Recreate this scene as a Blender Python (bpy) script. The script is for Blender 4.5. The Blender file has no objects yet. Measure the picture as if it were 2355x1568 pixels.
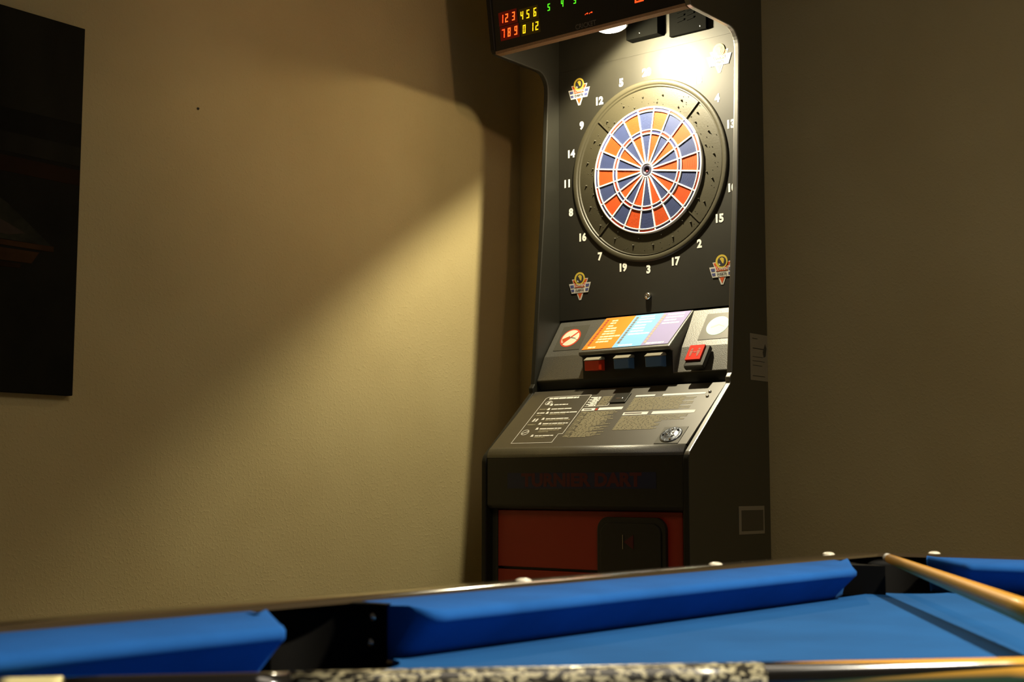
import bpy, bmesh, math, random
from mathutils import Vector, Matrix
random.seed(7)
PI = math.pi
S = bpy.context.scene
COL = S.collection
CZ = 0.88                       # camera height
BX, BY, BZ = 3.51934, 2.32629, 0.97724 + CZ   # centre of the dart target

# ------------------------------------------------------------------ materials
def mat(name, col, rough=.5, metal=0., spec=.5, bump=None, noise=None, coat=0., ior=1.5, emit=None, estr=0.):
    m = bpy.data.materials.new(name); m.use_nodes = True
    nt = m.node_tree; N = nt.nodes; L = nt.links
    b = N['Principled BSDF']
    b.inputs['Base Color'].default_value = (*col, 1)
    b.inputs['Roughness'].default_value = rough
    b.inputs['Metallic'].default_value = metal
    b.inputs['Specular IOR Level'].default_value = spec
    b.inputs['IOR'].default_value = ior
    b.inputs['Coat Weight'].default_value = coat
    if emit:
        b.inputs['Emission Color'].default_value = (*emit, 1)
        b.inputs['Emission Strength'].default_value = estr
    tc = N.new('ShaderNodeTexCoord')
    if noise:                   # (scale, amount[, stretch])
        n = N.new('ShaderNodeTexNoise'); n.inputs['Scale'].default_value = noise[0]; n.inputs['Detail'].default_value = 6
        src = tc.outputs['Object']
        if len(noise) > 2:
            mp = N.new('ShaderNodeMapping'); mp.inputs['Scale'].default_value = noise[2]
            L.new(src, mp.inputs['Vector']); src = mp.outputs['Vector']
        L.new(src, n.inputs['Vector'])
        r = N.new('ShaderNodeValToRGB')
        a = noise[1]
        r.color_ramp.elements[0].position = .3; r.color_ramp.elements[1].position = .7
        r.color_ramp.elements[0].color = (*[c*(1-a) for c in col], 1)
        r.color_ramp.elements[1].color = (*[min(1, c*(1+a)) for c in col], 1)
        L.new(n.outputs['Fac'], r.inputs['Fac']); L.new(r.outputs['Color'], b.inputs['Base Color'])
    if bump:                    # (scale, strength, distance, detail)
        n = N.new('ShaderNodeTexNoise'); n.inputs['Scale'].default_value = bump[0]; n.inputs['Detail'].default_value = bump[3]
        L.new(tc.outputs['Object'], n.inputs['Vector'])
        bp = N.new('ShaderNodeBump'); bp.inputs['Strength'].default_value = bump[1]; bp.inputs['Distance'].default_value = bump[2]
        L.new(n.outputs['Fac'], bp.inputs['Height']); L.new(bp.outputs['Normal'], b.inputs['Normal'])
    return m

M = {}
def wall_mat():
    m = mat('beige_plaster', (.62, .52, .30), .9, spec=.2)
    nt = m.node_tree; N = nt.nodes; L = nt.links; b = N['Principled BSDF']
    tc = N['Texture Coordinate']
    n1 = N.new('ShaderNodeTexNoise'); n1.inputs['Scale'].default_value = 115; n1.inputs['Detail'].default_value = 2; n1.inputs['Roughness'].default_value = .6
    n2 = N.new('ShaderNodeTexNoise'); n2.inputs['Scale'].default_value = 34; n2.inputs['Detail'].default_value = 3
    n3 = N.new('ShaderNodeTexNoise'); n3.inputs['Scale'].default_value = 2.0; n3.inputs['Detail'].default_value = 3
    for n in (n1, n2, n3): L.new(tc.outputs['Object'], n.inputs['Vector'])
    r1 = N.new('ShaderNodeValToRGB'); r1.color_ramp.elements[0].position = .5; r1.color_ramp.elements[1].position = .75
    L.new(n1.outputs['Fac'], r1.inputs['Fac'])
    ad = N.new('ShaderNodeMath'); ad.operation = 'MULTIPLY_ADD'; ad.inputs[1].default_value = .5
    L.new(n2.outputs['Fac'], ad.inputs[0]); L.new(r1.outputs['Color'], ad.inputs[2])
    bp = N.new('ShaderNodeBump'); bp.inputs['Strength'].default_value = .42; bp.inputs['Distance'].default_value = .0018
    L.new(ad.outputs[0], bp.inputs['Height']); L.new(bp.outputs['Normal'], b.inputs['Normal'])
    mx = N.new('ShaderNodeValToRGB'); mx.color_ramp.elements[0].color = (.59, .485, .245, 1); mx.color_ramp.elements[1].color = (.65, .545, .285, 1)
    mx.color_ramp.elements[0].position = .35; mx.color_ramp.elements[1].position = .65
    L.new(n3.outputs['Fac'], mx.inputs['Fac']); L.new(mx.outputs['Color'], b.inputs['Base Color'])
    return m
M['wall'] = wall_mat()
M['ceiling'] = mat('ceiling_paint', (.62, .57, .45), .9, bump=(60, .2, .002, 3))
M['floor'] = mat('dark_floor', (.10, .075, .05), .5, noise=(3, .3, (1, 8, 1)))
M['black'] = mat('black_laminate', (.062, .058, .038), .45, bump=(400, .05, .0005, 2))
M['panel'] = mat('black_door_paint', (.012, .0105, .0055), .58, spec=.5, ior=1.5, noise=(30, .08), bump=(500, .04, .0005, 2))
M['grain'] = mat('grained_plastic', (.042, .038, .025), .46, spec=1., ior=1.75, noise=(420, .7), bump=(420, .45, .0010, 2))
M['smooth'] = mat('smooth_black_plastic', (.016, .015, .011), .40)
M['hollow'] = mat('shade_black_housing', (.0009, .0009, .0006), .8, spec=.03)  # near-black so box and grille read as unlit above the lamp
M['edgedull'] = mat('dull_black_edge_band', (.016, .015, .010), .6, spec=.3)  # dulled copy of the edge band, keeps left and low edges dark
M['inner'] = mat('black_inner_and_shade', (.012, .0115, .0075), .5, spec=.4)  # inner black paint; also darkens faces under the lips, where shade falls
M['edge'] = mat('black_edge_band', (.015, .014, .010), .34, spec=1., ior=2.2)  # gloss raised on the right edges only, to brighten their strip
M['mdf'] = mat('raw_board_edge', (.27, .17, .085), .8, noise=(200, .15))
M['ring'] = mat('ring_plastic', (.042, .037, .021), .46, spec=.5, bump=(180, .25, .001, 4))
M['white'] = mat('white_plastic', (.86, .84, .78), .4)
M['print'] = mat('white_print', (.88, .86, .80), .45)
M['printdim'] = mat('pale_print', (.27, .24, .155), .45)
M['orange'] = mat('orange_segment', (.52, .070, .012), .5)
M['blue'] = mat('blue_segment', (.040, .056, .15), .5)
M['ringred'] = mat('red_ring_print', (.52, .04, .02), .5)
M['ringblue'] = mat('blue_ring_print', (.03, .035, .14), .5)
M['bull'] = mat('bull_plastic', (.05, .05, .085), .4)
M['bullred'] = mat('bull_centre', (.16, .02, .03), .4)
M['instr'] = mat('instruction_foil', (.032, .025, .011), .43, spec=1., ior=1.68, noise=(40, .08))
M['sheetorange'] = mat('orange_sheet', (.80, .21, .015), .45)
M['sheetblue'] = mat('light_blue_sheet', (.20, .46, .80), .45)
M['sheetpurple'] = mat('purple_sheet', (.30, .27, .52), .45)
M['cream'] = mat('cream_print', (.86, .72, .42), .5)
M['sheetwhite'] = mat('white_sheet_print', (.75, .77, .80), .5)
M['greyink'] = mat('grey_ink', (.16, .14, .13), .5)
M['brown'] = mat('brown_ink', (.30, .05, .02), .5)
M['tan'] = mat('tan_ink', (.42, .34, .26), .5)
M['signwhite'] = mat('sign_white', (.80, .72, .55), .5)
M['signgreen'] = mat('pale_green_sign', (.58, .95, .72), .5)
M['signred'] = mat('sign_red', (.62, .06, .02), .5)
M['plate'] = mat('sign_plate', (.055, .051, .035), .46, spec=.8, ior=1.5)
M['btnred'] = mat('red_button', (.72, .035, .018), .25, coat=.3)
M['btnorange'] = mat('orange_red_button', (.62, .045, .012), .25, coat=.3)
M['btnblue'] = mat('blue_button', (.07, .15, .30), .25, coat=.3)
M['clear'] = mat('grey_clear_plastic', (.30, .28, .22), .15, coat=.5)
M['doorred'] = mat('red_door_paint', (.36, .026, .008), .45)
M['namered'] = mat('dark_red_letters', (.085, .008, .012), .5)
M['nameblue'] = mat('dark_blue_strip', (.010, .014, .05), .4)
M['steel'] = mat('bright_steel', (.70, .68, .62), .22, 1.)
M['embsteel'] = mat('blue_grey_metal', (.20, .22, .26), .3, .8, noise=(160, .5), bump=(130, .8, .002, 3))
M['sticker'] = mat('paper_label', (.30, .27, .20), .6)
M['stickerdk'] = mat('label_ink', (.05, .05, .04), .6)
M['stickergrey'] = mat('grey_foil_label', (.085, .075, .05), .5)
M['yellow'] = mat('emblem_yellow', (.55, .41, .05), .5)
M['embwhite'] = mat('emblem_white', (.55, .53, .47), .5)
M['embdark'] = mat('emblem_dark', (.03, .03, .035), .5)
M['embred'] = mat('emblem_red', (.52, .075, .012), .5)
M['embblue'] = mat('emblem_blue', (.06, .07, .19), .5)
M['ledr'] = mat('red_led', (.1, .01, .0), .5, emit=(1, .055, .008), estr=2.3)
M['ledo'] = mat('orange_red_led', (.1, .02, .0), .5, emit=(1, .10, .012), estr=2.3)
M['ledy'] = mat('yellow_led', (.1, .1, .0), .5, emit=(1, .62, .01), estr=1.4)
M['ledg'] = mat('green_led', (.0, .1, .0), .5, emit=(.12, 1, .02), estr=1.1)
M['glowr'] = mat('red_led_halo', (.03, .002, .001), .3, emit=(.5, .008, .001), estr=.10)  # dim glowing plates added to give the digits a halo
M['glowy'] = mat('yellow_led_halo', (.02, .015, .001), .3, emit=(.4, .2, .001), estr=.03)
M['header'] = mat('dark_display_pane', (.012, .012, .010), .22)
M['greyprint'] = mat('dim_grey_print', (.10, .09, .07), .4)
M['lens'] = mat('lamp_lens', (.9, .9, .85), .3, emit=(1, .93, .72), estr=12.)
M['cloth'] = mat('blue_cloth', (.014, .100, .30), .95, spec=.15, noise=(9, .10), bump=(900, .35, .0006, 3))
M['cushion'] = mat('blue_cushion_cloth', (.014, .106, .38), .95, spec=.15, noise=(14, .10), bump=(900, .35, .0006, 3))
M['rail'] = mat('black_rail', (.046, .033, .018), .13, coat=.5)
M['casting'] = mat('black_pocket_plastic', (.0022, .002, .0014), .6, spec=.12)
M['sight'] = mat('ivory_sight', (.88, .82, .66), .3, coat=.3)
M['wood'] = mat('maple_wood', (.80, .39, .040), .38, coat=.15, noise=(18, .16, (1, 1, .06)))
M['lacquer'] = mat('black_lacquer', (.010, .009, .008), .16, coat=.6)
M['redwood'] = mat('brown_wood', (.25, .10, .03), .3, coat=.3)
M['ferrule'] = mat('white_ferrule', (.85, .83, .76), .35)
M['leather'] = mat('grey_leather_tip', (.30, .28, .26), .8)
M['rubber'] = mat('black_rubber', (.012, .012, .012), .7)
M['ivory'] = mat('cream_butt_sleeve', (.86, .76, .36), .35)
def wrap_mat():
    m = mat('speckled_linen_wrap', (.05, .05, .04), .32, coat=.25)
    nt = m.node_tree; N = nt.nodes; L = nt.links; b = N['Principled BSDF']; tc = N['Texture Coordinate']
    v = N.new('ShaderNodeTexVoronoi'); v.inputs['Scale'].default_value = 480
    mp = N.new('ShaderNodeMapping'); mp.inputs['Scale'].default_value = (1, 1, .55)
    L.new(tc.outputs['Object'], mp.inputs['Vector']); L.new(mp.outputs['Vector'], v.inputs['Vector'])
    r = N.new('ShaderNodeValToRGB'); r.color_ramp.interpolation = 'CONSTANT'
    r.color_ramp.elements[0].color = (.025, .022, .016, 1); r.color_ramp.elements[1].position = .60; r.color_ramp.elements[1].color = (.50, .45, .28, 1)
    sp = N.new('ShaderNodeSeparateColor'); L.new(v.outputs['Color'], sp.inputs['Color'])
    L.new(sp.outputs['Red'], r.inputs['Fac']); L.new(r.outputs['Color'], b.inputs['Base Color'])
    return m
M['wrap'] = wrap_mat()
M['canvasdark'] = mat('dark_canvas_print', (.010, .009, .0055), .85, spec=.12, noise=(7, .35), bump=(700, .2, .0005, 2))
M['cv1'] = mat('canvas_dark_grey', (.017, .0155, .009), .85, spec=.12, noise=(6, .4, (1, 1, .3)), bump=(700, .2, .0005, 2))
M['cv2'] = mat('canvas_red_brown', (.020, .009, .003), .85, spec=.12, noise=(9, .3))
M['cv3'] = mat('canvas_orange_brown', (.045, .020, .005), .85, spec=.12, noise=(20, .3))
M['cv4'] = mat('canvas_grey_green', (.022, .022, .013), .85, spec=.12, noise=(25, .4))
M['cv5'] = mat('canvas_dull_pink', (.05, .036, .026), .85, spec=.12, noise=(20, .3))

# ------------------------------------------------------------------ mesh helper
class G:
    def __init__(s): s.bm = bmesh.new(); s.ms = []; s.cur = 0
    def m(s, name):
        mm = M[name]
        if mm not in s.ms: s.ms.append(mm)
        s.cur = s.ms.index(mm); return s
    def face(s, pts, smooth=False):
        f = s.bm.faces.new([s.bm.verts.new(p) for p in pts]); f.material_index = s.cur; f.smooth = smooth; return f
    def grid(s, rows, closed=False, cap=False, smooth=True):
        """rows of points joined into a skin; closed = rows wrap round"""
        V = [[s.bm.verts.new(p) for p in r] for r in rows]
        n = len(V[0])
        for a, b in zip(V[:-1], V[1:]):
            for i in range(n if closed else n-1):
                j = (i+1) % n
                f = s.bm.faces.new((a[i], a[j], b[j], b[i])); f.material_index = s.cur; f.smooth = smooth
        if cap:
            for r in (V[0], V[-1]):
                f = s.bm.faces.new(r); f.material_index = s.cur
        return V
    def prism(s, poly, c0, c1, f):
        """closed prism over polygon [(a,b)] between c0 and c1; f(a,b,c) -> xyz"""
        s.grid([[f(a, b, c0) for a, b in poly], [f(a, b, c1) for a, b in poly]], True, True, False); return s
    def box(s, x0, x1, y0, y1, z0, z1, f=lambda a, b, c: (a, b, c)):
        return s.prism([(x0, y0), (x1, y0), (x1, y1), (x0, y1)], z0, z1, f)
    def rings(s, prof, centre, ax, n=48, cap=True):
        """surface of revolution; prof [(r,h)] along axis ax from centre"""
        ax = Vector(ax).normalized(); c = Vector(centre)
        e = Vector((0, 0, 1)) if abs(ax.z) < .9 else Vector((1, 0, 0))
        a = ax.cross(e).normalized(); b = ax.cross(a)
        rows = [[c + ax*h + (a*math.cos(2*PI*i/n) + b*math.sin(2*PI*i/n))*max(r, 1e-5) for i in range(n)] for r, h in prof]
        s.grid(rows, True, cap); return s
    def text(s, txt, size, f, thick=.0006, bold=0., align='CENTER', sx=1., shear=0.):
        """lettering in the a,b plane (a right, b up, c out)"""
        cu = bpy.data.curves.new('t', 'FONT'); cu.body = txt; cu.size = size; cu.align_x = align; cu.align_y = 'CENTER'
        cu.offset = bold; cu.resolution_u = 3; cu.shear = shear
        o = bpy.data.objects.new('t', cu); COL.objects.link(o)
        dg = bpy.context.evaluated_depsgraph_get(); me = o.evaluated_get(dg).to_mesh()
        vs = [s.bm.verts.new(f(v.co.x*sx, v.co.y, thick)) for v in me.vertices]
        for p in me.polygons:
            try:
                fc = s.bm.faces.new([vs[i] for i in p.vertices]); fc.material_index = s.cur
            except ValueError: pass
        o.evaluated_get(dg).to_mesh_clear(); bpy.data.objects.remove(o); bpy.data.curves.remove(cu); return s
    def build(s, name, parent=None, bevel=0., seg=2, sub=0, flat=None, recalc=True, loc=None):
        if recalc: bmesh.ops.recalc_face_normals(s.bm, faces=s.bm.faces)
        if loc is not None: bmesh.ops.translate(s.bm, verts=s.bm.verts, vec=-Vector(loc))
        me = bpy.data.meshes.new(name); s.bm.to_mesh(me); s.bm.free()
        for m in s.ms: me.materials.append(m)
        o = bpy.data.objects.new(name, me); COL.objects.link(o)
        if parent: o.parent = parent
        if loc is not None: o.location = loc
        if bevel:
            md = o.modifiers.new('b', 'BEVEL'); md.width = bevel; md.segments = seg; md.limit_method = 'ANGLE'; md.angle_limit = math.radians(35)
        return o

def thing(name, label, cat, loc=(0, 0, 0), rz=0., group=None):
    o = bpy.data.objects.new(name, None); COL.objects.link(o); o.empty_display_size = .1
    o.location = loc; o.rotation_euler = (0, 0, rz); return tag(o, label, cat, group)
def tag(o, label, cat, group=None):
    o['label'] = label; o['category'] = cat
    if group: o['group'] = group
    return o
def struct(o): o['kind'] = 'structure'; return o

# ------------------------------------------------------------------ room
XB = BX + .3168; YL = BY + .7616; X0, Y0, ZC = -2.6, -2.7, 2.78
struct(G().m('floor').box(X0-.1, XB+.1, Y0-.1, YL+.1, -.1, 0).build('floor'))
struct(G().m('ceiling').box(X0-.1, XB+.1, Y0-.1, YL+.1, ZC, ZC+.1).build('ceiling'))
struct(G().m('wall').box(X0, XB, YL, YL+.1, 0, ZC).build('wall_left'))
struct(G().m('wall').box(XB, XB+.1, Y0, YL+.1, 0, ZC).build('wall_back'))
struct(G().m('wall').box(X0, XB, Y0-.1, Y0, 0, ZC).build('wall_right'))
struct(G().m('wall').box(X0-.1, X0, Y0-.1, YL+.1, 0, ZC).build('wall_front'))

# ------------------------------------------------------------------ dart machine (local: x = u, y = -n, z = v + BZ)
machine = thing('dart_machine', 'tall black electronic dart machine in the corner with a lit red and blue target', 'dart machine', (BX, BY, 0), -PI/2)
def P(u, n, v): return Vector((u, -n, v + BZ))
UI, TH = .3436, .018
FLOORV = -BZ
def arc(cx, cy, r, a0, a1, k=8): return [(cx + r*math.cos(math.radians(a0+(a1-a0)*i/k)), cy + r*math.sin(math.radians(a0+(a1-a0)*i/k))) for i in range(k+1)]
# outline of a cabinet side, (n, v)
side_poly = [(-.083, FLOORV+.02), (.352, FLOORV+.02)] + [(.362, FLOORV+.03), (.362, -.905)] + arc(.322, -.905, .040, 0, 40, 5)[1:] \
    + [(.134, -.684), (.137, -.668), (.1265, -.655), (.104, -.40), (.078, -.115), (.062, .16), (.056, .29)] \
    + arc(.106, .307, .050, 180, 90, 8) + [(.300, .357), (.318, .360)] + [(.326, .372), (.349, .528), (.392, .82), (-.083, .82)]
sides = []
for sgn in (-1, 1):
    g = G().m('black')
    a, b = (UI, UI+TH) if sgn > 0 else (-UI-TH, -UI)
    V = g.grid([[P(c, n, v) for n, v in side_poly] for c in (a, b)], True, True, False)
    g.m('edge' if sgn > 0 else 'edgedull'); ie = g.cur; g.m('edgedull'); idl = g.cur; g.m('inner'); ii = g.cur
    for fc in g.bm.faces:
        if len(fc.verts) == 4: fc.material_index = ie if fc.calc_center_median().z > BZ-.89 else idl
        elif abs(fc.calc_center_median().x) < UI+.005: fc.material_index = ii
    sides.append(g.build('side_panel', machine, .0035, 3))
# stickers on the right side
def sticker(name, n0, n1, v0, v1, par, mats):
    u = UI+TH+.0003
    f = lambda a, b, c: P(u+c, a, b)
    g = G().m(mats[0]).box(n1, n0, v0, v1, 0, .0008, f)
    g.m(mats[1])
    return g, f
g, f = sticker('s', .0226, -.078, -.669, -.534, None, ('sticker', 'stickerdk'))
for (b0, b1, a0, a1) in [(-.547, -.549, .010, -.02), (-.575, -.5775, .008, -.06), (-.600, -.6015, .01, -.05), (-.612, -.6135, .01, -.06), (-.625, -.6265, .01, -.045), (-.655, -.657, .01, -.06)]:
    g.box(a1, a0, b1, b0, .0008, .0012, f)
g.prism([(-.050, -.585), (-.064, -.560), (-.072, -.572), (-.066, -.596), (-.055, -.600)], .0008, .0013, f)
o = g.build('paper_label', sides[1]); o['label'] = 'pale printed paper label on the outer side'
g, f = sticker('s', .102, -.043, -.1075*10.3, -1.0285, None, ('sticker', 'stickergrey'))
g.box(-.035, .088, -1.098, -1.040, .0008, .0014, f)
o = g.build('foil_label', sides[1]); o['label'] = 'square pale framed foil label low on the side'

# back board of the cabinet, inside
g = G().m('black'); g.box(-UI, UI, .075, .083, FLOORV+.05, .82, lambda a, b, c: P(a, -b, c)); g.build('cabinet_back', machine)
# plain board closing the hollow above the target door
g = G().m('panel'); g.box(-UI, UI, .003, .012, .374, .80, lambda a, b, c: P(a, -b, c)); top_board = g.build('upper_board', machine)
g = G().m('smooth'); g.box(-UI, UI, -.38, .07, .80, .818, lambda a, b, c: P(a, b*-1 if 0 else -b, c)); g.build('cabinet_top', machine)

# target door: a board with a round opening
RH = .2835
door_n = -.003
g = G().m('panel')
rect = (-UI+.001, UI-.001, -.4445, .3745)
def ray_rect(t):
    c, s_ = math.cos(t), math.sin(t); k = 1e9
    if c > 1e-9: k = min(k, rect[1]/c)
    if c < -1e-9: k = min(k, rect[0]/c)
    if s_ > 1e-9: k = min(k, rect[3]/s_)
    if s_ < -1e-9: k = min(k, rect[2]/s_)
    return c*k, s_*k
angs = sorted([2*PI*i/96 for i in range(96)] + [math.atan2(y, x) % (2*PI) for x in rect[:2] for y in rect[2:]])
inner = [(RH*math.cos(t), RH*math.sin(t)) for t in angs]; outer = [ray_rect(t) for t in angs]
g.grid([[P(a, door_n-.016, b) for a, b in inner], [P(a, door_n, b) for a, b in inner], [P(a, door_n, b) for a, b in outer], [P(a, door_n-.016, b) for a, b in outer], [P(a, door_n-.016, b) for a, b in inner]], True, False, False)
door = g.build('target_door', machine)
# numbers
order = [20, 1, 18, 4, 13, 6, 10, 15, 2, 17, 3, 19, 7, 16, 8, 11, 14, 9, 12, 5]
for i, k in enumerate(order):
    t = math.radians(90 - 18*i); cu_, cv_ = .3109*math.cos(t), .3109*math.sin(t)
    G().m('print').text(str(k), .0335, lambda a, b, c: P(cu_+a, door_n+c, cv_+b), .0009, .0017, sx=.95).build('number', door, recalc=False)
# emblems
def emblem(uc, vc):
    lay = [0]
    g = G()
    def F(dz): return lambda a, b, c: P(uc+a, door_n+.0004+dz*.0005+c, vc+b)
    def poly(m, pts, dz): g.m(m).prism(pts, 0, .0005, F(dz))
    def circ(m, x, y, r, dz, k=28): poly(m, [(x+r*math.cos(2*PI*i/k), y+r*math.sin(2*PI*i/k)) for i in range(k)], dz)
    poly('embwhite', [(-.032, .022), (.032, .022), (.004, -.0465), (-.004, -.0465)], 0)
    poly('embred', [(-.0285, .0195), (.0285, .0195), (0, -.043)], 1)
    poly('embwhite', [(-.043, .008), (.043, .008), (.0325, -.0235), (-.0325, -.0235)], 2)
    for sg in (-1, 1):
        poly('embblue', [(sg*.038, .0035), (sg*.024, .0035), (sg*.0235, -.0055), (sg*.0355, -.0055)], 3)
        poly('embblue', [(sg*.0345, -.0105), (sg*.0225, -.0105), (sg*.022, -.0185), (sg*.032, -.0185)], 3)
    poly('embred', [(-.022, .0065), (.022, .0065), (.0185, -.0065), (-.0185, -.0065)], 3)
    circ('yellow', 0, .0225, .0205, 4); circ('embdark', .001, .0225, .0145, 5)
    poly('yellow', [(-.006, .031), (.002, .0345), (.0085, .030), (.0085, .023), (.0065, .0145), (.002, .018), (-.001, .024)], 6)
    poly('embwhite', [(-.009, .018), (-.005, .015), (-.004, .011), (-.009, .012)], 6)
    g.m('embwhite').text('LÖWEN', .0115, lambda a, b, c: F(5)(a, b-.0002, c), .0003, .0003)
    g.m('embdark').text('DARTS', .0105, lambda a, b, c: F(5)(a, b-.0145, c), .0003, .0003)
    e = g.build('emblem', door, recalc=False); return e
for uc, vc in ((-.2610, .2990), (.2600, .3065), (-.2610, -.3365), (.2590, -.3345)): emblem(uc, vc)
# lock under the target
g = G().m('steel').rings([(.0105, 0), (.0105, .008), (.009, .011), (.0045, .0118), (.004, .0095), (.0001, .009)], P(0, door_n, -.3935), (0, -1, 0), 24)
lk = g.build('lock', door); lk['label'] = 'round bright steel lock'

# target
tgt = G().m('ring')
ax = (0, -1, 0); c0 = P(0, 0, 0)
prof = [(.286, -.003), (.2855, -.0005), (.2840, .0022), (.281, .0032), (.2715, .0032), (.2695, .0016), (.2680, -.001), (.2660, -.001), (.2645, .0008), (.2625, -.0055)]
r = .261
while r > .200:
    prof += [(r, -.0065), (r-.0015, -.0050)]; r -= .0029
prof += [(.199, -.0075), (.02, -.0075)]
tgt.rings(prof, c0, ax, 120, False)
def stud(r_, t, rad, h):
    c = P(r_*math.cos(t), -.006, r_*math.sin(t))
    tgt.m('ring').rings([(rad*1.5, -.001), (rad, h*.5), (rad*.55, h), (.0001, h*1.05)], c, ax, 8, False)
for i in range(20): stud(.236, math.radians(18*i+4), .0027, .0066)
for i in range(16): stud(.213, math.radians(22.5*i+13), .0023, .0052)
for i in range(90): stud(random.uniform(.205, .257), random.uniform(0, 2*PI), .0011, .0024)
for t in (45, 135, 225, 315):       # raised seams
    t = math.radians(t); d = (math.cos(t), math.sin(t)); q = (-d[1], d[0])
    tgt.m('ring').prism([(d[0]*.199+q[0]*.0014, d[1]*.199+q[1]*.0014), (d[0]*.262+q[0]*.0014, d[1]*.262+q[1]*.0014), (d[0]*.262-q[0]*.0014, d[1]*.262-q[1]*.0014), (d[0]*.199-q[0]*.0014, d[1]*.199-q[1]*.0014)], -.0065, -.001, lambda a, b, c: P(a, c, b))
target = tgt.build('target', machine)
def sector(g, r0, r1, a0, a1, n0, n1, k=6):
    p = [(r0*math.cos(math.radians(a0+(a1-a0)*i/k)), r0*math.sin(math.radians(a0+(a1-a0)*i/k))) for i in range(k+1)]
    p += [(r1*math.cos(math.radians(a1+(a0-a1)*i/k)), r1*math.sin(math.radians(a1+(a0-a1)*i/k))) for i in range(k+1)]
    g.prism(p, n0, n1, lambda a, b, c: P(a, c, b))
for i in range(20):
    am = 90-18*i; a0, a1 = am-9, am+9
    A, B_ = ('blue', 'ringred') if i % 2 == 0 else ('orange', 'ringblue')
    for nm, r0, r1, mm, n1 in (('single_segment', .1275, .1835, A, .0005), ('single_segment', .0225, .1125, A, .0005), ('double_segment', .1868, .1940, B_, .0022), ('triple_segment', .1160, .1240, B_, .0022)):
        g = G().m(mm); sector(g, r0, r1, a0, a1, -.007, n1)
        if nm == 'single_segment':       # moulded ridges across the face
            k = 15 if r0 > .1 else 24
            for j in range(k):
                rr = r0 + (r1-r0)*(j+.5)/k; w = (r1-r0)/k*.28
                sector(g, rr-w, rr+w, a0+.4, a1-.4, n1, n1+.0005, 3)
        g.build(nm, target)
g = G().m('white')
for i in range(20):
    t = math.radians(90-18*i+9); d = (math.cos(t), math.sin(t)); q = (-d[1], d[0]); w = .0021
    g.prism([(d[0]*.021+q[0]*w, d[1]*.021+q[1]*w), (d[0]*.199+q[0]*w, d[1]*.199+q[1]*w), (d[0]*.199-q[0]*w, d[1]*.199-q[1]*w), (d[0]*.021-q[0]*w, d[1]*.021-q[1]*w)], -.007, .004, lambda a, b, c: P(a, c, b))
for r0, r1 in ((.1935, .1990), (.1832, .1872), (.1237, .1279), (.1121, .1163), (.0190, .0232)):
    g.rings([(r0, -.007), (r0, .0042), (r1, .0042), (r1, -.007)], c0, ax, 120, False)
g.build('spider', target)
g = G().m('bull').rings([(.019, -.007), (.019, .003), (.0098, .003), (.0096, -.002)], c0, ax, 40, False)
g.m('embdark').rings([(.0096, -.002), (.006, -.004), (.0001, -.005)], c0, ax, 24, False)
g.m('bullred').rings([(.0045, -.005), (.004, -.001), (.0001, -.0005)], P(-.002, 0, -.003), ax, 12, False)
g.build('bull', target)

# score header
HN = lambda v: .320 + .14*(v-.365)
g = G().m('header').prism([(HN(.366)-.018, .3665), (HN(.366), .3665), (HN(.81), .81), (HN(.81)-.018, .81)], -UI, UI, lambda n, v, c: P(c, n, v))
header = g.build('score_header', machine)
g = G().m('mdf').prism([(.2965, .3575), (.3215, .3575), (.3215, .3665), (.2965, .3665)], -UI, UI, lambda n, v, c: P(c, n, v))
o = g.build('lower_edge', header); o['label'] = 'raw brown board edge under the score display'
def HP(u, v):  # frame on the display pane
    return lambda a, b, c: P(u+a, HN(v+b)+c, v+b)
SEG = {'0': 'abcdef', '1': 'bc', '2': 'abged', '3': 'abgcd', '4': 'fgbc', '5': 'afgcd', '6': 'afgedc', '7': 'abc', '8': 'abcdefg', '9': 'abcdfg'}
def digit(ch, u, v, h, m, w=None, t=None):
    w = w or h*.42; t = t or h*.125; sh = .13
    g = G().m(m); f0 = HP(u, v); f = lambda a, b, c: f0(a+sh*b, b, c)
    hw, hh = w/2, h/2; e = t*.18
    R = {'a': (-hw, hw, hh-t, hh), 'g': (-hw+t*.4, hw-t*.4, -t/2, t/2), 'd': (-hw, hw, -hh, -hh+t),
         'b': (hw-t, hw, e, hh-e), 'c': (hw-t, hw, -hh+e, -e), 'f': (-hw, -hw+t, e, hh-e), 'e': (-hw, -hw+t, -hh+e, -e)}
    for s_ in SEG[ch]:
        a0, a1, b0, b1 = R[s_]; g.box(a0, a1, b0, b1, .0006, .0014, f)
    return g.build('digit', header)
for ch, u in zip('123', (-.3085, -.2895, -.2625)): digit(ch, u, .459, .0250, 'ledr' if ch == '1' else 'ledo')
for ch, u in zip('456', (-.2300, -.2065, -.1795)): digit(ch, u, .4535, .0250, 'ledy')
for ch, u in zip('789', (-.3075, -.2845, -.2580)): digit(ch, u, .4145, .0260, 'ledr' if ch == '7' else 'ledo')
for ch, u in zip('012', (-.2255, -.1955, -.1765)): digit(ch, u, .4115, .0250, 'ledy')
for ch, u in zip('543', (-.1262, -.0758, -.0290)): digit(ch, u, .4565, .0205, 'ledg')
for u, v, w, h, m in ((-.285, .459, .072, .042, 'glowr'), (-.283, .4145, .074, .042, 'glowr'), (-.204, .4535, .074, .040, 'glowy'), (-.202, .4115, .074, .040, 'glowy')):
    o = G().m(m).box(-w/2, w/2, -h/2, h/2, 0, .0005, HP(u, v)).build('digit_halo', header)  # glow plate behind the digits, for their halo
digit('0', .196, .419, .034, 'ledr', .03)
g = G().m('ledr'); f = HP(.018, .4072)
for a in (-.0095, .006): g.prism([(a-.006, -.002), (a-.001, .0012), (a+.004, -.001), (a+.006, .0022), (a+.004, .0035), (a-.001, .0015), (a-.005, .0005)], .0006, .0014, f)
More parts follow.
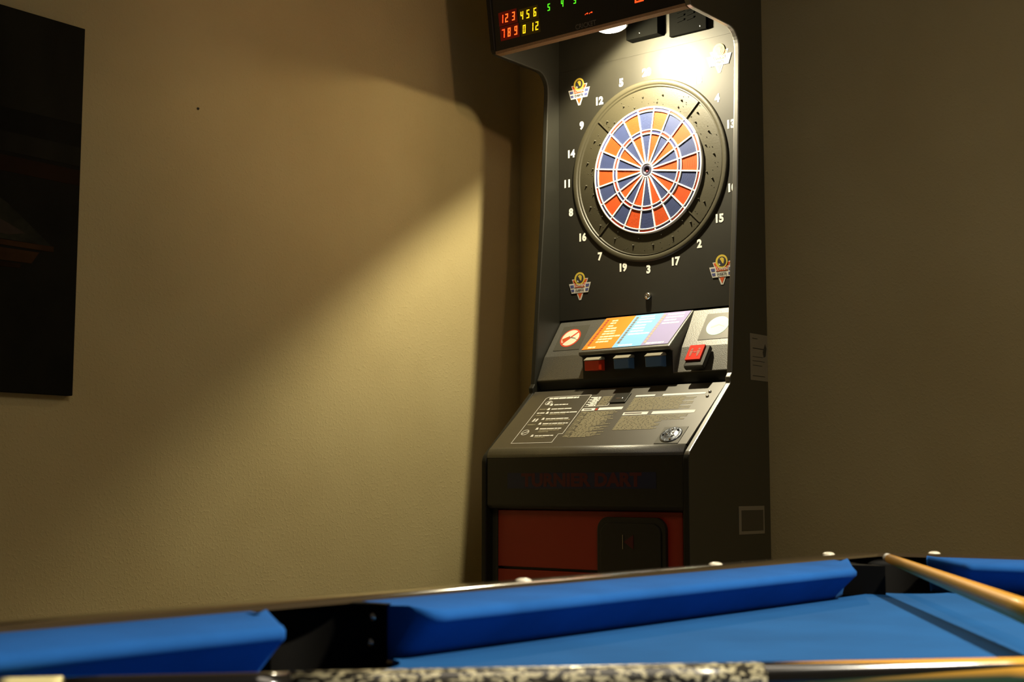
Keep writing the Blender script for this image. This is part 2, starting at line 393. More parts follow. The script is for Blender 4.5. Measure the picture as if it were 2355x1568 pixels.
o = g.build('indicator_light', header); o['label'] = 'small red indicator lights'
G().m('greyprint').text('CRICKET', .0205, HP(.002, .3765), .0006, .0004, sx=.92).build('printed_word', header, recalc=False)

# hollow under the header: black connector box, vented speaker plate
g = G().m('hollow').box(-.050, .066, .003, .036, .414, .480, lambda a, b, c: P(a, b, c))
g.m('steel').rings([(.0028, 0), (.0022, .002), (.0001, .0026)], P(.000, .036, .428), ax, 10)
g.build('connector_box', top_board, .004)
g = G().m('hollow').box(.095, .226, .000, .014, .4010, .503, lambda a, b, c: P(a, b, c))
g.m('hollow')
for j in range(4):
    for k in range(2):
        uu = .125+.035*k; vv = .438+.0145*j
        g.prism([(uu, vv), (uu+.026, vv+.004), (uu+.026, vv+.009), (uu, vv+.005)], .014, .019, lambda a, b, c: P(a, c, b))
g.m('steel').rings([(.0026, 0), (.002, .002), (.0001, .0024)], P(.206, .014, .412), ax, 10)
g.build('speaker_grille', top_board, .002)
# spot lamp
LP = P(.020, .214, .396); LA = Vector((.06, .10, -1)).normalized(); SA = Vector((.42, .50, -.76)).normalized()    # local: n axis is -y
g = G().m('smooth').rings([(.012, -.075), (.034, -.060), (.047, -.012), (.0475, .002), (.045, .002)], LP, LA, 40)
g.box(-.006, .046, .212, .216, .445, .80, lambda a, b, c: P(a, -(-b), c))
lamp = g.build('lamp', machine)
g = G().m('lens').rings([(.0445, .000), (.042, .0050), (.032, .0105), (.016, .0135), (.0001, .0142)], LP, LA, 40, False)
o = g.build('lamp_lens', lamp); o['label'] = 'glowing white lens'

# control panel (profile n, v)
cprof = [(-.008, -.4465), (.0817, -.568), (.1175, -.6434), (.1180, -.6480), (.1010, -.676), (.02, -.676), (-.02, -.55)]
g = G().m('grain').prism(cprof, -UI+.0005, UI-.0005, lambda n, v, c: P(c, n, v))
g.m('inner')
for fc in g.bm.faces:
    if len(fc.verts) == 4 and fc.calc_center_median().z < BZ-.6470: fc.material_index = g.cur  # shade below the front edge put in as a darker material
ctrl = g.build('control_panel', machine, .006, 3)
d1 = Vector((.0897, -.1215)).normalized(); n1 = Vector((-d1.y, d1.x))      # down-slope direction and outward normal in (n, v)
def CP(u0, s0): # a = right, b = up-slope, c = outward, origin at (u0, s0 from the top edge)
    def f(a, b, c):
        s_ = s0 - b; q = Vector((-.008, -.4465)) + d1*s_ + n1*c
        return P(u0+a, q.x, q.y)
    return f
# wedge with the coloured sheet
wt, wb = (-.003, -.4480), (.140, -.5660)
w_poly = [(-.012, -.452), wt, (.136, -.5625), (.1405, -.567), (.1415, -.572), (.1385, -.5785), (.122, -.582), (.118, -.650), (.07, -.650), (.03, -.50)]
g = G().m('grain')
rows = []
for c in (-1, 1):
    rows.append([P(c*.160 if i in (1, 0) else c*.164, n, v) for i, (n, v) in enumerate(w_poly)])
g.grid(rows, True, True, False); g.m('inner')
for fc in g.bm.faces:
    if len(fc.verts) == 4 and fc.calc_center_median().z < BZ-.5770: fc.material_index = g.cur  # shade under the console lip put in as a darker material
wedge = g.build('raised_console', ctrl, .005, 3)
wd = Vector((wb[0]-wt[0], wb[1]-wt[1])); wl = wd.length; wd.normalize(); wn = Vector((-wd.y, wd.x))
def WP(a, b, c):    # a: 0..1 across, b: 0..1 down the sheet
    q = Vector(wt) + wd*(wl*(.03+.93*b)) + wn*(c+.0009)
    return P(-.155+.310*a, q.x, q.y)
g = G()
for a0, a1, m in ((0, .36, 'sheetorange'), (.36, .69, 'sheetblue'), (.69, 1., 'sheetpurple')): g.m(m).box(a0, a1, 0, 1, 0, .0008, WP)
def words_row(a0, b0, ln, h, m, c0=.0008, f=WP, gap=.012):
    g.m(m); a = a0
    while a < a0+ln-.005:
        w = min(random.uniform(.03, .07), a0+ln-a)
        g.box(a, a+w, b0, b0+h, c0, c0+.0003, f); a += w+gap*.55
for b0, ln in ((.09, .07), (.17, .07), (.26, .06), (.34, .13), (.43, .14), (.51, .15), (.60, .24), (.68, .17), (.76, .15)): words_row(.105, b0, ln, .045, 'cream')
for b0, ln in ((.05, .16), (.13, .18), (.22, .18), (.32, .13), (.41, .14), (.50, .15), (.59, .25)): words_row(.440, b0, ln, .045, 'sheetwhite')
for b0, ln in ((.05, .19), (.14, .20), (.23, .14), (.32, .20)): words_row(.755, b0, ln, .045, 'sheetwhite')
for a0, ln in ((.06, .09), (.42, .16), (.74, .20)): words_row(a0, .925, ln, .045, 'cream' if a0 < .1 else 'sheetwhite')
for a0, m in ((.030, 'brown'), (.385, 'greyink'), (.705, 'tan')):     # upright column titles
    b = .06
    while b < .86:
        h = random.uniform(.03, .07); g.m(m).box(a0, a0+.028, b, b+h, .0008, .0011, WP); b += h+.018
o = g.build('printed_sheet', wedge); o['label'] = 'orange, light blue and purple printed sheet'
# keys under the console lip
for uc, m in ((-.1065, 'btnorange'), (.0010, 'btnblue'), (.1130, 'btnblue')):
    hw = .0265
    g = G().m(m).prism([(.118, -.5925), (.152, -.5970), (.150, -.626), (.118, -.626)], uc-hw, uc+hw, lambda n, v, c: P(c, n, v))
    g.m('clear').prism([(.118, -.584), (.138, -.584), (.1555, -.5945), (.152, -.5970), (.118, -.5925)], uc-hw-.0015, uc+hw+.0015, lambda n, v, c: P(c, n, v))
    o = g.build('key', ctrl, .0015); o['label'] = 'orange-red key' if m == 'btnorange' else 'blue key'
# round signs on square plates
for uc, left in ((-.2655, True), (.2655, False)):
    s0 = .0765
    g = G().m('plate').box(-.051, .051, -.051, .051, 0, .0012, CP(uc, s0))
    pl = g.build('sign_plate', ctrl, .004 if 0 else 0.)
    f = CP(uc-.004 if left else uc, s0)
    k = 36; circ = lambda r_: [(r_*math.cos(2*PI*i/k), r_*math.sin(2*PI*i/k)) for i in range(k)]
    g = G()
    if left:
        g.m('signred').prism(circ(.0375), .0012, .0016, f); g.m('signwhite').prism(circ(.0325), .0016, .0020, f)
        g.m('signred')
        g.prism([(-.0255, -.0215), (-.0215, -.0255), (.0255, .0215), (.0215, .0255)], .0020, .0024, f)
        g.m('embred').prism([(-.030, -.004), (-.004, .008), (-.002, .003), (-.012, -.012), (-.024, -.016)], .0020, .00235, f)
        g.m('greyink').prism([(-.006, .004), (.029, -.004), (.029, -.0065), (-.006, .001)], .0024, .0027, f)
        g.m('signwhite').prism([(.022, .002), (.034, .003), (.033, -.010), (.024, -.009)], .0025, .0029, f)
        o = g.build('sign', pl); o['label'] = 'round white sign with a red ring and slash'
    else:
        g.m('signgreen').prism(circ(.0365), .0012, .0018, f)
        g.m('signwhite').prism([(-.022, -.002), (.004, .006), (.024, -.004), (.024, -.006), (.004, .002), (-.020, -.008)], .0018, .0021, f)
        o = g.build('sign', pl); o['label'] = 'round pale green sign'
# red player change button
g = G().m('smooth').box(-.034, .030, -.044, .036, 0, .018, CP(.250, .2010))
bb = g.build('button_housing', ctrl, .004)
f = CP(.2420, .1960)
g = G().m('btnred').box(-.025, .025, -.0275, .0275, .010, .024, f)
g.m('brown')
for sx_, fl in ((-.0125, 1), (.0115, -1)):
    g.prism([(sx_+.004*math.cos(i*PI/5), .011*1+.004*math.sin(i*PI/5)) for i in range(10)], .024, .0245, f)
    g.prism([(sx_-.0055, .006), (sx_+.0055, .006), (sx_+.004, -.006), (sx_+.002, -.016), (sx_-.002, -.016), (sx_-.004, -.006)], .024, .0245, f)
g.box(-.007, .006, -.0015, .0015, .024, .0245, f); g.prism([(-.002, .0045), (.004, 0), (-.002, -.0045)], .024, .0246, f)
o = g.build('button', bb, .0015); o['label'] = 'square red button with two small dark figures'

# instruction panel
it, ib = Vector((.125, -.680)), Vector((.347, -.8635))
idir = (ib-it); IL = idir.length; idir.normalize(); inn = Vector((-idir.y, idir.x))
prof = [tuple(it + inn*-.002), tuple(it+inn*0 )]
lower = [(.02, -.684), (.125, -.680), (.340, -.8577)] + [(.352, -.872), (.358, -.888), (.360, -.905), (.360, -1.030), (.350, -1.036), (.32, -1.036), (.32, -.93)]
g = G().m('instr').prism([(.11, -.688), (.125, -.680), (.345, -.8620), (.33, -.872)], -UI+.0005, UI-.0005, lambda n, v, c: P(c, n, v))
instr = g.build('instruction_panel', machine)
def IP(u, s, c):
    q = it + idir*s + inn*(c+.0001); return P(u, q.x, q.y)
g = G()
def bar(u0, u1, s0, s1, m, c0=0): g.m(m).box(u0, u1, s0, s1, c0, c0+.0005, IP)
def line(pts, w, m):
    for (a, b), (c, d) in zip(pts[:-1], pts[1:]):
        v = Vector((c-a, d-b)); L_ = v.length; v.normalize(); q = Vector((-v.y, v.x))*w/2
        g.m(m).prism([(a+q.x-v.x*w/2, b+q.y-v.y*w/2), (c+q.x+v.x*w/2, d+q.y+v.y*w/2), (c-q.x+v.x*w/2, d-q.y+v.y*w/2), (a-q.x-v.x*w/2, b-q.y-v.y*w/2)], 0, .0005, IP)
def tline(u0, u1, s, h, m):
    a = u0
    while a < u1-.002:
        w = min(random.uniform(.008, .028), u1-a); bar(a, a+w, s, s+h, m); a += w+.0022
line([(-.277, .040), (-.270, .033), (-.108, .031), (-.108, .221), (-.123, .221), (-.124, .262), (-.276, .262), (-.277, .040)], .0016, 'print')
tline(-.262, -.150, .037, .0075, 'print')
rows = [(.072, -.224, [-.172]), (.094, -.222, [-.145]), (.113, -.216, [-.112, -.155]), (.143, -.214, [-.130, -.120]), (.167, -.212, [-.118, -.128]), (.192, -.208, [-.128, -.132, -.168]), (.226, -.206, [-.138, -.165])]
for s_, u0, ends in rows:
    g.m('print').prism([(u0-.016, s_+.006), (u0-.006, s_+.006), (u0-.008, s_-.004), (u0-.014, s_-.004)], 0, .0005, IP)
    for j, e in enumerate(ends): tline(u0+(.0 if j == 0 else .002), e, s_+.0075*j, .0045, 'printdim' if j else 'print')
k = 20
line([(-.252+.012*math.cos(2*PI*i/k), .063+.010*math.sin(2*PI*i/k)) for i in range(k+1)], .002, 'print')
g.m('print').prism([(-.258, .070), (-.249, .070), (-.246, .056), (-.254, .058)], 0, .0005, IP)
tline(-.268, -.238, .093, .005, 'printdim'); tline(-.266, -.238, .112, .005, 'print'); tline(-.264, -.240, .124, .004, 'printdim')
for uu in (-.258, -.247): g.m('print').prism([(uu-.004, .157), (uu+.003, .157), (uu+.004, .142), (uu-.001, .142)], 0, .0005, IP)
tline(-.268, -.238, .170, .005, 'printdim')
line([(-.254+.012*math.cos(2*PI*i/k), .210+.012*math.sin(2*PI*i/k)) for i in range(k+1)], .003, 'print'); line([(-.262, .215), (-.246, .206)], .003, 'print')
# price list block, headings, running text
for i in range(8):
    tline(-.101+.012*(i % 2), -.064, .044+.0058*i, .0042, 'print'); tline(-.058, -.024, .044+.0058*i, .0036, 'printdim')
line([(-.017, .042), (-.018, .090), (-.100, .091)], .0014, 'print')
bar(-.1015, -.055, .1005, .1125, 'print'); bar(-.042, .0435, .0995, .1115, 'print'); bar(-.052, -.046, .102, .111, 'ringred')
s_ = .117; i = 0
for i in range(20):
    e = .040 - (.02 if i % 4 == 3 else 0) - random.uniform(0, .03)
    tline(-.099, -.078 if i % 5 else -.060, s_+.0062*i, .0030, 'printdim'); tline(-.072, e, s_+.0062*i, .0030, 'printdim'); tline(-.090+.01*(i%3), e-.02, s_+.0062*i+.0036, .0018, 'printdim')
bar(.0605, .128, .0455, .0525, 'print'); bar(.155, .298, .0455, .0540, 'print')
for i in range(9): tline(.060, .275 if i % 3 else .235, .0585+.0070*i, .0034, 'printdim'); tline(.064, .24, .0585+.0070*i+.0042, .0018, 'printdim')
bar(.0605, .146, .1285, .1415, 'print'); bar(.160, .302, .1285, .1415, 'print')
for i in range(10): tline(.062, (.285 if i < 4 else .210) - (.02 if i % 3 == 2 else 0), .1465+.0066*i, .0034, 'printdim'); tline(.064, .20, .1465+.0066*i+.0040, .0018, 'printdim')
g.m('greyink').box(.066, .125, .1315, .1375, .0005, .0008, IP); g.m('greyink').box(-.095, -.066, .104, .109, .0005, .0008, IP)
o = g.build('printed_text', instr); o['label'] = 'pale printed lettering and boxes'
g = G().m('smooth'); f = lambda a, b, c: IP(a, b, c)
g.box(-.016, .039, .036, .080, 0, .004, IP); g.m('steel').box(-.002, .022, .058, .064, .004, .0048, IP)
o = g.build('coin_slot', instr, .001); o['label'] = 'black coin slot plate'
g = G().m('plate').box(.238, .315, .206, .279, 0, .0012, IP)
cc = IP(.2765, .2425, 0); axI = Vector((0, -inn.x, inn.y))
g.m('embsteel').rings([(.0335, 0), (.0330, .003), (.028, .0042), (.024, .003), (.018, .0052), (.008, .0062), (.0001, .0064)], cc, axI, 40, False)
for i in range(14):
    t = random.uniform(0, 2*PI); r_ = random.uniform(.006, .024)
    g.m('embsteel' if i % 3 else 'steel').rings([(.004, .003), (.003, .007), (.0001, .0078)], IP(.2765+r_*math.cos(t), .2425+r_*math.sin(t), 0), axI, 8, False)
o = g.build('metal_emblem', instr); o['label'] = 'blue-grey metal disc on a square plate'
for uu, ss in ((.310, .046), (.311, .067)):
    o = G().m('steel').rings([(.0050, 0), (.0046, .0025), (.0025, .0042), (.0001, .0046)], IP(uu, ss, 0), axI, 14).build('screw', instr)

# lower front
g = G().m('grain').prism([(.30, -.872), (.3415, -.8590), (.3475, -.8640), (.3525, -.8710), (.3565, -.8800), (.3585, -.8900), (.30, -.8900)], -UI+.0005, UI-.0005, lambda n, v, c: P(c, n, v))
for fc in g.bm.faces: fc.smooth = len(fc.verts) == 4
g.build('rounded_lip', machine)
g = G().m('smooth').prism([(.30, -.8902), (.3585, -.8902), (.3590, -.905), (.3590, -1.028), (.350, -1.0395), (.30, -1.0395)], -UI+.0005, UI-.0005, lambda n, v, c: P(c, n, v))
front = g.build('front_moulding', machine, .003)
FN = .3592
g = G().m('nameblue').box(-.263, .257, -.980, -.9345, 0, .0006, lambda a, b, c: P(a, FN+c, b))
g.m('namered').text('TURNIER DART', .0500, lambda a, b, c: P(.000+a, FN+c, -.9572+b), .0009, .0024, sx=1.20)
o = g.build('name_strip', front, recalc=False); o['label'] = 'dark blue strip with dark red letters'
RN = .331
g = G().m('doorred').box(-.322, .322, -.018, 0, -1.2075, -1.0425, lambda a, b, c: P(a, RN+b, c))
rdoor = g.build('front_door', machine, .002)
rdoor['label'] = 'dull red upper door'
g = G().m('doorred').box(-.322, .322, -.018, 0, FLOORV+.12, -1.2155, lambda a, b, c: P(a, RN+b, c))
o = g.build('front_door', machine, .002); o['label'] = 'dull red lower door'
g = G().m('black').box(-UI, UI, -.03, -.019, FLOORV+.03, -1.03, lambda a, b, c: P(a, RN+b, c)); g.m('black').box(-UI, UI, -.019, -.004, FLOORV+.03, FLOORV+.118, lambda a, b, c: P(a, RN+b, c))
for sg in (-1, 1): g.box(min(sg*.3236, sg*(UI-.0005)), max(sg*.3236, sg*(UI-.0005)), -.02, .000, FLOORV+.03, -1.038, lambda a, b, c: P(a, RN+b, c))
g.build('door_frame', machine)
cb = arc(.276-.035, -1.058-.035, .035, 0, 90, 6) + arc(.048+.035, -1.058-.035, .035, 90, 180, 6) + [(.048, -1.35), (.276, -1.35)]
g = G().m('smooth').prism(cb, 0, .012, lambda a, b, c: P(a, RN+c, b))
ins = arc(.262-.03, -1.074-.03, .03, 0, 90, 6) + arc(.062+.03, -1.074-.03, .03, 90, 180, 6) + [(.062, -1.335), (.262, -1.335)]
g.m('smooth').prism(ins, .012, .016, lambda a, b, c: P(a, RN+c, b))
coin = g.build('coin_door', rdoor, .003)
g = G().m('namered').prism([(.173, -1.106), (.173, -1.145), (.142, -1.1255)], .016, .0175, lambda a, b, c: P(a, RN+c, b))
g.m('steel').prism([(.1385, -1.106), (.1400, -1.106), (.1400, -1.145), (.1385, -1.145)], .016, .019, lambda a, b, c: P(a, RN+c, b))
o = g.build('coin_return', coin); o['label'] = 'small dark red arrow flap'

# ------------------------------------------------------------------ picture and nail on the left wall
PX1 = 2.006; PX0 = .62; PZ0, PZ1 = BZ-.7475, BZ+.2085
pic = thing('wall_picture', 'large dark unframed canvas picture hanging on the beige wall', 'picture', ((PX0+PX1)/2, YL, PZ0))
f = lambda a, b, c: Vector((a-(PX0+PX1)/2, -c, b-PZ0))
g = G().m('canvasdark').box(PX0, PX1, PZ0, PZ1, .001, .022, f)
cv = g.build('canvas', pic, .002)
g = G(); c0_ = .022
def cpoly(m, pts, lay=0): g.m(m).prism([(PX1-a, PZ0+b) for a, b in pts], c0_+.0002, c0_+.0007+.0003*lay, f)
W_ = PX1-PX0
cpoly('cv1', [(.003, .953), (W_-.003, .953), (W_-.003, .705), (.003, .700)])
cpoly('cv1', [(.003, .640), (W_-.003, .645), (W_-.003, .600), (.003, .590)])
cpoly('cv2', [(.003, .580), (W_-.003, .590), (W_-.003, .550), (.003, .540)])
roof = [(.075, .372), (.10, .390), (.20, .463), (.235, .480), (.42, .520), (.60, .47), (.72, .38)]
cpoly('cv4', roof, 1)
cpoly('cv5', [(.150, .395), (.240, .430), (.300, .440), (.340, .400), (.20, .385)], 2)
cpoly('cv3', [(.070, .372), (.74, .372), (.74, .362), (.070, .358)], 2)
cpoly('cv3', [(.110, .352), (.70, .352), (.70, .318), (.130, .322)], 1)
cpoly('cv2', [(.16, .318), (.66, .318), (.66, .300), (.16, .306)], 1)
g.build('canvas_print', cv)
nx, nz = BX-1.1295, BZ+.0831
g = G().m('black').rings([(.0038, 0), (.0038, .002), (.0015, .0025), (.0015, .006), (.0001, .0062)], (nx, YL, nz), (0, -1, 0), 12)
tag(g.build('wall_nail', loc=(nx, YL, nz)), 'tiny dark nail head in the bare beige wall right of the picture', 'nail')  # plain nail in the bare wall, holds no picture

# ------------------------------------------------------------------ pool table
ZR, ZN, ZB = CZ-.100, CZ-.107, CZ-.145
NX0, NX1, NY0, NY1 = -.27, 1.875, -.275, .797        # cushion noses
CW = .088; SX = .806                                    # cloth rail width, side pocket centre
BX0, BX1, BY0, BY1 = NX0-CW, NX1+CW, NY0-CW, NY1+CW      # inner border of the black frame
FW = .058
table = thing('pool_table', 'blue-clothed pool table with black rails and white sights in front of the dart machine', 'pool table', (SX, (NY0+NY1)/2, 0))
TL_ = Vector(table.location)
def T(x, y, z): return Vector((x, y, z)) - TL_
pockets = [(NX1+.028, NY1+.030, .062), (SX, NY1+.058, .060), (NX0-.028, NY1+.030, .062), (NX0-.028, NY0-.030, .062), (SX, NY0-.058, .060), (NX1+.028, NY0-.030, .062)]
# bed with pocket cut-outs
def bed_outline():
    e = .012
    x0, x1, y0, y1 = NX0-e, NX1+e, NY0-e, NY1+e
    pts = []
    def cor(px, py, r_, a0, a1):
        pts.extend(arc(px, py, r_, a0, a1, 10))
    cor(*pockets[0][:2], .066, 280, 170); 
    cor(SX, NY1+.058, .062, 340, 200)
    cor(*pockets[2][:2], .066, 10, -100)
    cor(*pockets[3][:2], .066, 100, -10)
    cor(SX, NY0-.058, .062, 160, 20)
    cor(*pockets[5][:2], .066, 190, 80)
    return pts
g = G().m('cloth').prism(bed_outline(), ZB-.02, ZB, lambda a, b, c: T(a, b, c))
g.build('playing_bed', table)
# cushions: (start, end along the rail, fixed rail direction)
def cushion(a0, a1, jaw0, jaw1, place, rc=.020):
    """rail from a0 to a1 at the back; jaw = how far the nose stops short of the back corner"""
    g = G().m('cushion'); rows = []
    n = 44
    def nose(s):        # depth of the nose at s
        d = CW
        for e, j, sg in ((a0, jaw0, 1), (a1, jaw1, -1)):
            x = (s-e)*sg
            if j > .004:
                t = min(1, max(0, x)/j); lim = CW*(.30+.70*t)
                d = min(d, lim if t < .8 else CW*(.86+.14*math.sin((t-.8)/.2*PI/2)))
            elif x < rc: d = min(d, CW-rc+math.sqrt(max(0, rc*rc-(rc-max(x, 0))**2)))
        return max(d, .004)
    ss = sorted(set([a0 + (a1-a0)*i/n for i in range(n+1)] + [a0+k*.004 for k in range(0, 24)] + [a1-k*.004 for k in range(0, 24)]))
    for s in ss:
        d = nose(s); k = d/CW
        zt = ZR; zn = ZR - (ZR-ZN)*k**1.5
        pr = [(0, ZR-.002), (.004, ZR+.0005), (d*.5, ZR-.0005-(ZR-zn)*.25), (d-.010*k, zn+.0042), (d-.004*k, zn+.0022), (d-.0008*k, zn-.001), (d-.0010*k, zn-.006), (d-.006*k, zn-.010), (d-.036*k, ZB+.001), (d-.036*k, ZB-.003), (0, ZB-.003)]
        rows.append([T(*place(s, q, z)) for q, z in pr])
    g.grid(rows, True, True, True)
    o = g.build('cushion', table)
    return o
far = lambda s, q, z: (s, BY1-q, z); near = lambda s, q, z: (s, BY0+q, z)
endr = lambda s, q, z: (BX1-q, s, z); endl = lambda s, q, z: (BX0+q, s, z)
cushion(.874, 1.795, 0, .110, far); cushion(-.185, .747, .110, .036, far)
cushion(.874, 1.795, 0, .110, near); cushion(-.185, .748, .110, 0, near)
cushion(BY0+.078, BY1-.078, .09, .09, endr); cushion(BY0+.078, BY1-.078, .09, .09, endl)
# black frame round the cloth: strip between border and outer edge, split at nothing
def rrect(x0, x1, y0, y1, r, k=8):
    return arc(x1-r, y1-r, r, 0, 90, k) + arc(x0+r, y1-r, r, 90, 180, k) + arc(x0+r, y0+r, r, 180, 270, k) + arc(x1-r, y0+r, r, 270, 360, k)
def off(d, r): return rrect(BX0-d, BX1+d, BY0-d, BY1+d, r)
g = G().m('rail')
prof = [(.001, .020, ZR-.001), (.004, .024, ZR+.0025), (.030, .060, ZR+.0035), (.050, .085, ZR+.0030), (FW, .100, ZR-.004), (FW+.004, .104, ZR-.02), (FW+.004, .104, ZR-.075), (FW-.004, .10, ZR-.082), (FW-.015, .09, ZR-.24), (.02, .05, ZR-.24)]
g.grid([[T(x, y, z) for x, y in off(d, r_)] for d, r_, z in prof] , True, False, True)
frame = g.build('rail_frame', table)
g = G().m('rail'); g.grid([[T(x, y, ZR-.13) for x, y in off(.03, .05)], [T(x, y, ZR-.30) for x, y in off(.03, .05)]], True, True, False); g.build('table_body', table)
for lx in (BX0+.14, BX1-.14):
    for ly in (BY0+.14, BY1-.14):
        g = G().m('rail').prism([(-.07, -.07), (.07, -.07), (.07, .07), (-.07, .07)], 0, 1, lambda a, b, c: T(lx+a*(1-.3*(1-c)), ly+b*(1-.3*(1-c)), c*(ZR-.30)))
        g.build('leg', table, .008)
# pocket castings
def pocket(px, py, r, dirx, diry, corner):
    g = G().m('casting')
    base = math.atan2(diry, dirx); half = math.radians(125 if corner else 95)
    k = 24
    def ring_(rr, z, grow=0):
        out = []
        for i in range(k+1):
            t = base-half+2*half*i/k
            q = min(1, max(0, (math.radians(108)-abs(t-base))/.25)); rk = rr if rr <= r+.006 else r+.002+(rr-r-.002)*q
            out.append(T(px+rk*math.cos(t), py+rk*math.sin(t), z))
        return out
    zt = ZR - (.006 if corner else .001)
    ro = r+.001 if not corner else r+.052
    g.grid([ring_(ro, ZR-.06), ring_(ro, zt-.004), ring_(ro-.004, zt), ring_(r+.006, zt+.001), ring_(r+.001, zt-.002), ring_(r, zt-.008), ring_(r*.94, ZB-.03), ring_(r*.80, ZB-.10)], False, False, True)
    g.rings([(r*.80, ZB-.10-0), (.001, ZB-.115)], T(px, py, 0), (0, 0, 1), 20, False)
    if corner:      # plate between the pocket and the long cushion
        yb = BY1+.001 if diry > 0 else BY0-.001
        g.prism([(px-dirx*.115, yb), (px-dirx*.055, yb), (px-dirx*.070, yb-diry*.040), (px-dirx*.098, yb-diry*.075)], ZB-.002, ZR-.006, lambda a, b, c: T(a, b, c))
    o = g.build('pocket', table)
    return o
dirs = [(1, 1), (0, 1), (-1, 1), (-1, -1), (0, -1), (1, -1)]
for (px, py, r), d in zip(pockets, dirs):
    pk = pocket(px, py, r+.006 if d[0] == 0 else r+.012, *d, d[0] != 0)
    if d == (0, 1):
        rr = r+.006
        for t, z in ((8, ZR-.012), (10, ZR-.034)):
            t = math.radians(t); c = T(px+rr*.985*math.cos(t), py+rr*.985*math.sin(t), z)
            o = G().m('steel').rings([(.0042, 0), (.0038, .002), (.0001, .0035)], c, (-math.cos(t), -math.sin(t), 0), 12).build('screw', pk)
# sights
for x, y in ((1.140, .9125), (1.540, .920), (1.890, .9370), (2.012, .826), (.49, .9125), (.09, .9125)):
    G().m('sight').rings([(.0092, 0), (.0090, .0012), (.0070, .0030), (.0035, .0040), (.0001, .0042)], T(x, y, ZR+.0022), (0, 0, 1), 24).build('sight', table)

# ------------------------------------------------------------------ cues
def zfill(o): return o
def cue(root, segs, L):
    """segs: (name, material, from, to, r_from, r_to) measured from the butt along +z"""
    for nm, m, a, b, ra, rb in segs:
        k = 6; g = G().m(m)
        pr = [(ra*.9, a)] if a == 0 else []
        pr += [(ra+(rb-ra)*i/k, a+(b-a)*i/k) for i in range(k+1)]
        if nm == 'tip': pr += [(rb*.7, b+.002), (.0005, b+.003)]
        g.rings(pr, (0, 0, 0), (0, 0, 1), 32).build(nm, root)
def points(root, m, a, b, r, n=4, phase=0.):
    """long pointed inlays on the forearm"""
    g = G().m(m); k = 10
    for j in range(n):
        rows = []
        for i in range(k+1):
            z = a+(b-a)*i/k; hw = PI/n*.98*(1-i/k)
            rr = r(z)+.0003
            rows.append([Vector((rr*math.cos(phase+2*PI*j/n+hw*q), rr*math.sin(phase+2*PI*j/n+hw*q), z)) for q in (-1, -.6, -.2, .2, .6, 1)])
        g.grid(rows, False, False, True)
    return g.build('forearm_points', root, recalc=False)
def axis_rot(d, roll=0.): return d.to_track_quat('Z', 'Y').to_euler()
# cue lying across the cloth in front (butt at the far cushion)
A1 = Vector((.462, .7905)); D1 = Vector((1.045-.470, .363-.785)).normalized()
L1 = 1.40
R1 = lambda s: .0145 + (.0062-.0145)*s/L1
c1 = thing('cue_stick', 'cue stick with speckled wrap lying across the blue cloth, cream band at its butt', 'cue')
p0 = Vector((A1.x, A1.y, ZB+.0006+R1(0))); p1 = Vector((A1.x+D1.x*L1, A1.y+D1.y*L1, ZB+.0006+R1(L1)))
c1.location = p0; c1.rotation_euler = axis_rot((p1-p0).normalized())
sw0, sw1 = .185, .512
cue(c1, [('bumper', 'rubber', 0, .010, .0135, .0143), ('butt_band', 'ivory', .010, .046, .0145, .0145), ('butt_sleeve', 'lacquer', .046, sw0, R1(.046), R1(sw0)), ('wrap', 'wrap', sw0, sw1, R1(sw0)+.0003, R1(sw1)+.0003),
         ('forearm', 'wood', sw1, .74, R1(sw1), R1(.74)), ('joint', 'steel', .74, .752, R1(.74), R1(.752)), ('shaft', 'wood', .752, 1.37, R1(.752), R1(1.37)), ('ferrule', 'ferrule', 1.37, 1.393, R1(1.37), R1(1.393)), ('tip', 'leather', 1.393, L1-.003, R1(1.393), R1(1.395))], L1)
points(c1, 'lacquer', sw1, .74, R1, 4, math.radians(58))
# cue whose tip rests on the corner pocket
T2 = Vector((1.900, .851)); D2 = Vector((1.2608-1.900, .436-.851)).normalized()
# height where it crosses the first cue
den = D2.x*(-D1.y) - (-D1.x)*D2.y
dx, dy = A1.x-T2.x, A1.y-T2.y
s2 = (dx*(-D1.y) - (-D1.x)*dy)/den
s1 = (T2.x + D2.x*s2 - A1.x)*D1.x + (T2.y + D2.y*s2 - A1.y)*D1.y
L2 = 1.45
R2 = lambda s: .0064 + (.0145-.0064)*min(1, s/1.3)
zt2 = CZ-.0995
zx = ZB + 2*R1(s1) + R2(s2) + .0014
sl = (zx-zt2)/s2
c2 = thing('cue_stick', 'honey-coloured cue stick with white ferrule, its tip over the corner pocket', 'cue')
tipv = Vector((T2.x, T2.y, zt2)); buttv = Vector((T2.x+D2.x*L2, T2.y+D2.y*L2, zt2+sl*L2))
c2.location = buttv; c2.rotation_euler = axis_rot((tipv-buttv).normalized())
RR = lambda s: R2(L2-s)
cue(c2, [('bumper', 'rubber', 0, .012, .0138, .0145), ('butt_sleeve', 'lacquer', .012, .13, RR(.012), RR(.13)), ('wrap', 'wrap', .13, .43, RR(.13)+.0003, RR(.43)+.0003), ('forearm', 'redwood', .43, .56, RR(.43), RR(.56)), ('joint', 'steel', .56, .572, RR(.56), RR(.572)),
         ('shaft', 'wood', .572, L2-.026, RR(.572), RR(L2-.026)), ('ferrule', 'ferrule', L2-.026, L2-.006, RR(L2-.026), RR(L2-.006)), ('tip', 'leather', L2-.006, L2-.003, RR(L2), RR(L2))], L2)

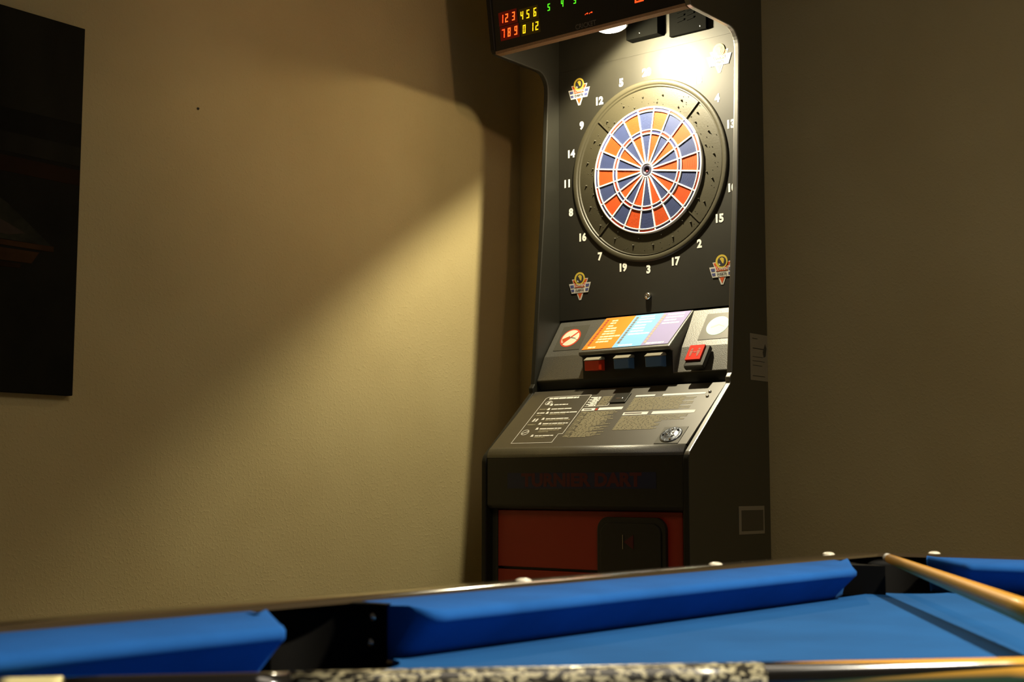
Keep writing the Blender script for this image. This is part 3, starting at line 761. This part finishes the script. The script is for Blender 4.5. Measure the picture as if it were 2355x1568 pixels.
# ------------------------------------------------------------------ lights
def light(name, kind, loc, power, col, **kw):
    d = bpy.data.lights.new(name, kind); d.energy = power; d.color = col
    for k, v in kw.items(): setattr(d, k, v)
    o = bpy.data.objects.new(name, d); COL.objects.link(o); o.location = loc; return o
def aim(o, d): o.rotation_euler = Vector(d).to_track_quat('-Z', 'Y').to_euler()
mw = Matrix.Translation((BX, BY, 0)) @ Matrix.Rotation(-PI/2, 4, 'Z')
lpos = mw @ (LP + LA*.0165); ldir = (mw.to_3x3() @ SA)
o = light('machine_spot', 'SPOT', lpos, 81, (1, .89, .60), spot_size=math.radians(179), spot_blend=.20, shadow_soft_size=.018); aim(o, ldir)
o = light('table_lamp', 'SPOT', (1.42, -.33, CZ+1.15), 175, (1, .89, .70), spot_size=math.radians(125), spot_blend=.5, shadow_soft_size=.05); aim(o, (-.15, .15, -1))
o = light('room_spot', 'SPOT', (.95, -.45, CZ+1.70), 66, (1, .62, .36), spot_size=math.radians(36), spot_blend=1., shadow_soft_size=.06); aim(o, Vector((3.15, YL, CZ+1.45))-Vector((.95, -.45, CZ+1.70)))
o = light('ambient_fill', 'AREA', (1.5, .35, ZC-.06), 14.5, (1, .86, .66), shape='DISK', size=1.2); aim(o, (.15, .1, -1))  # unseen fill light, added to lift the dim walls
o = light('machine_stray', 'POINT', lpos, 8.5, (1, .76, .44), shadow_soft_size=.02)
w = bpy.data.worlds.new('World'); S.world = w; w.use_nodes = True
w.node_tree.nodes['Background'].inputs[0].default_value = (.02, .016, .01, 1)

# ------------------------------------------------------------------ camera
FPX = 3177.887
cam = bpy.data.cameras.new('Camera'); co = bpy.data.objects.new('Camera', cam); COL.objects.link(co)
cam.sensor_fit = 'HORIZONTAL'; cam.sensor_width = 36; cam.lens = FPX/2355*36
rv = Vector((.631252, -.775577, .001005)); uv = Vector((-.082436, -.065808, .994421)); fv = Vector((.771184, .627813, .105477))
co.matrix_world = Matrix(((rv.x, uv.x, -fv.x, 0), (rv.y, uv.y, -fv.y, 0), (rv.z, uv.z, -fv.z, CZ), (0, 0, 0, 1)))
cam.clip_start = .01
cam.dof.use_dof = True; cam.dof.focus_distance = 4.2; cam.dof.aperture_fstop = 11
S.camera = co
S.view_settings.view_transform = 'Standard'; S.view_settings.look = 'None'; S.view_settings.gamma = 1; S.view_settings.exposure = 0
S.view_settings.use_curve_mapping = False
S.cycles.use_denoising = True
S.cycles.max_bounces = 8; S.cycles.sample_clamp_indirect = 4
S.render.film_transparent = False
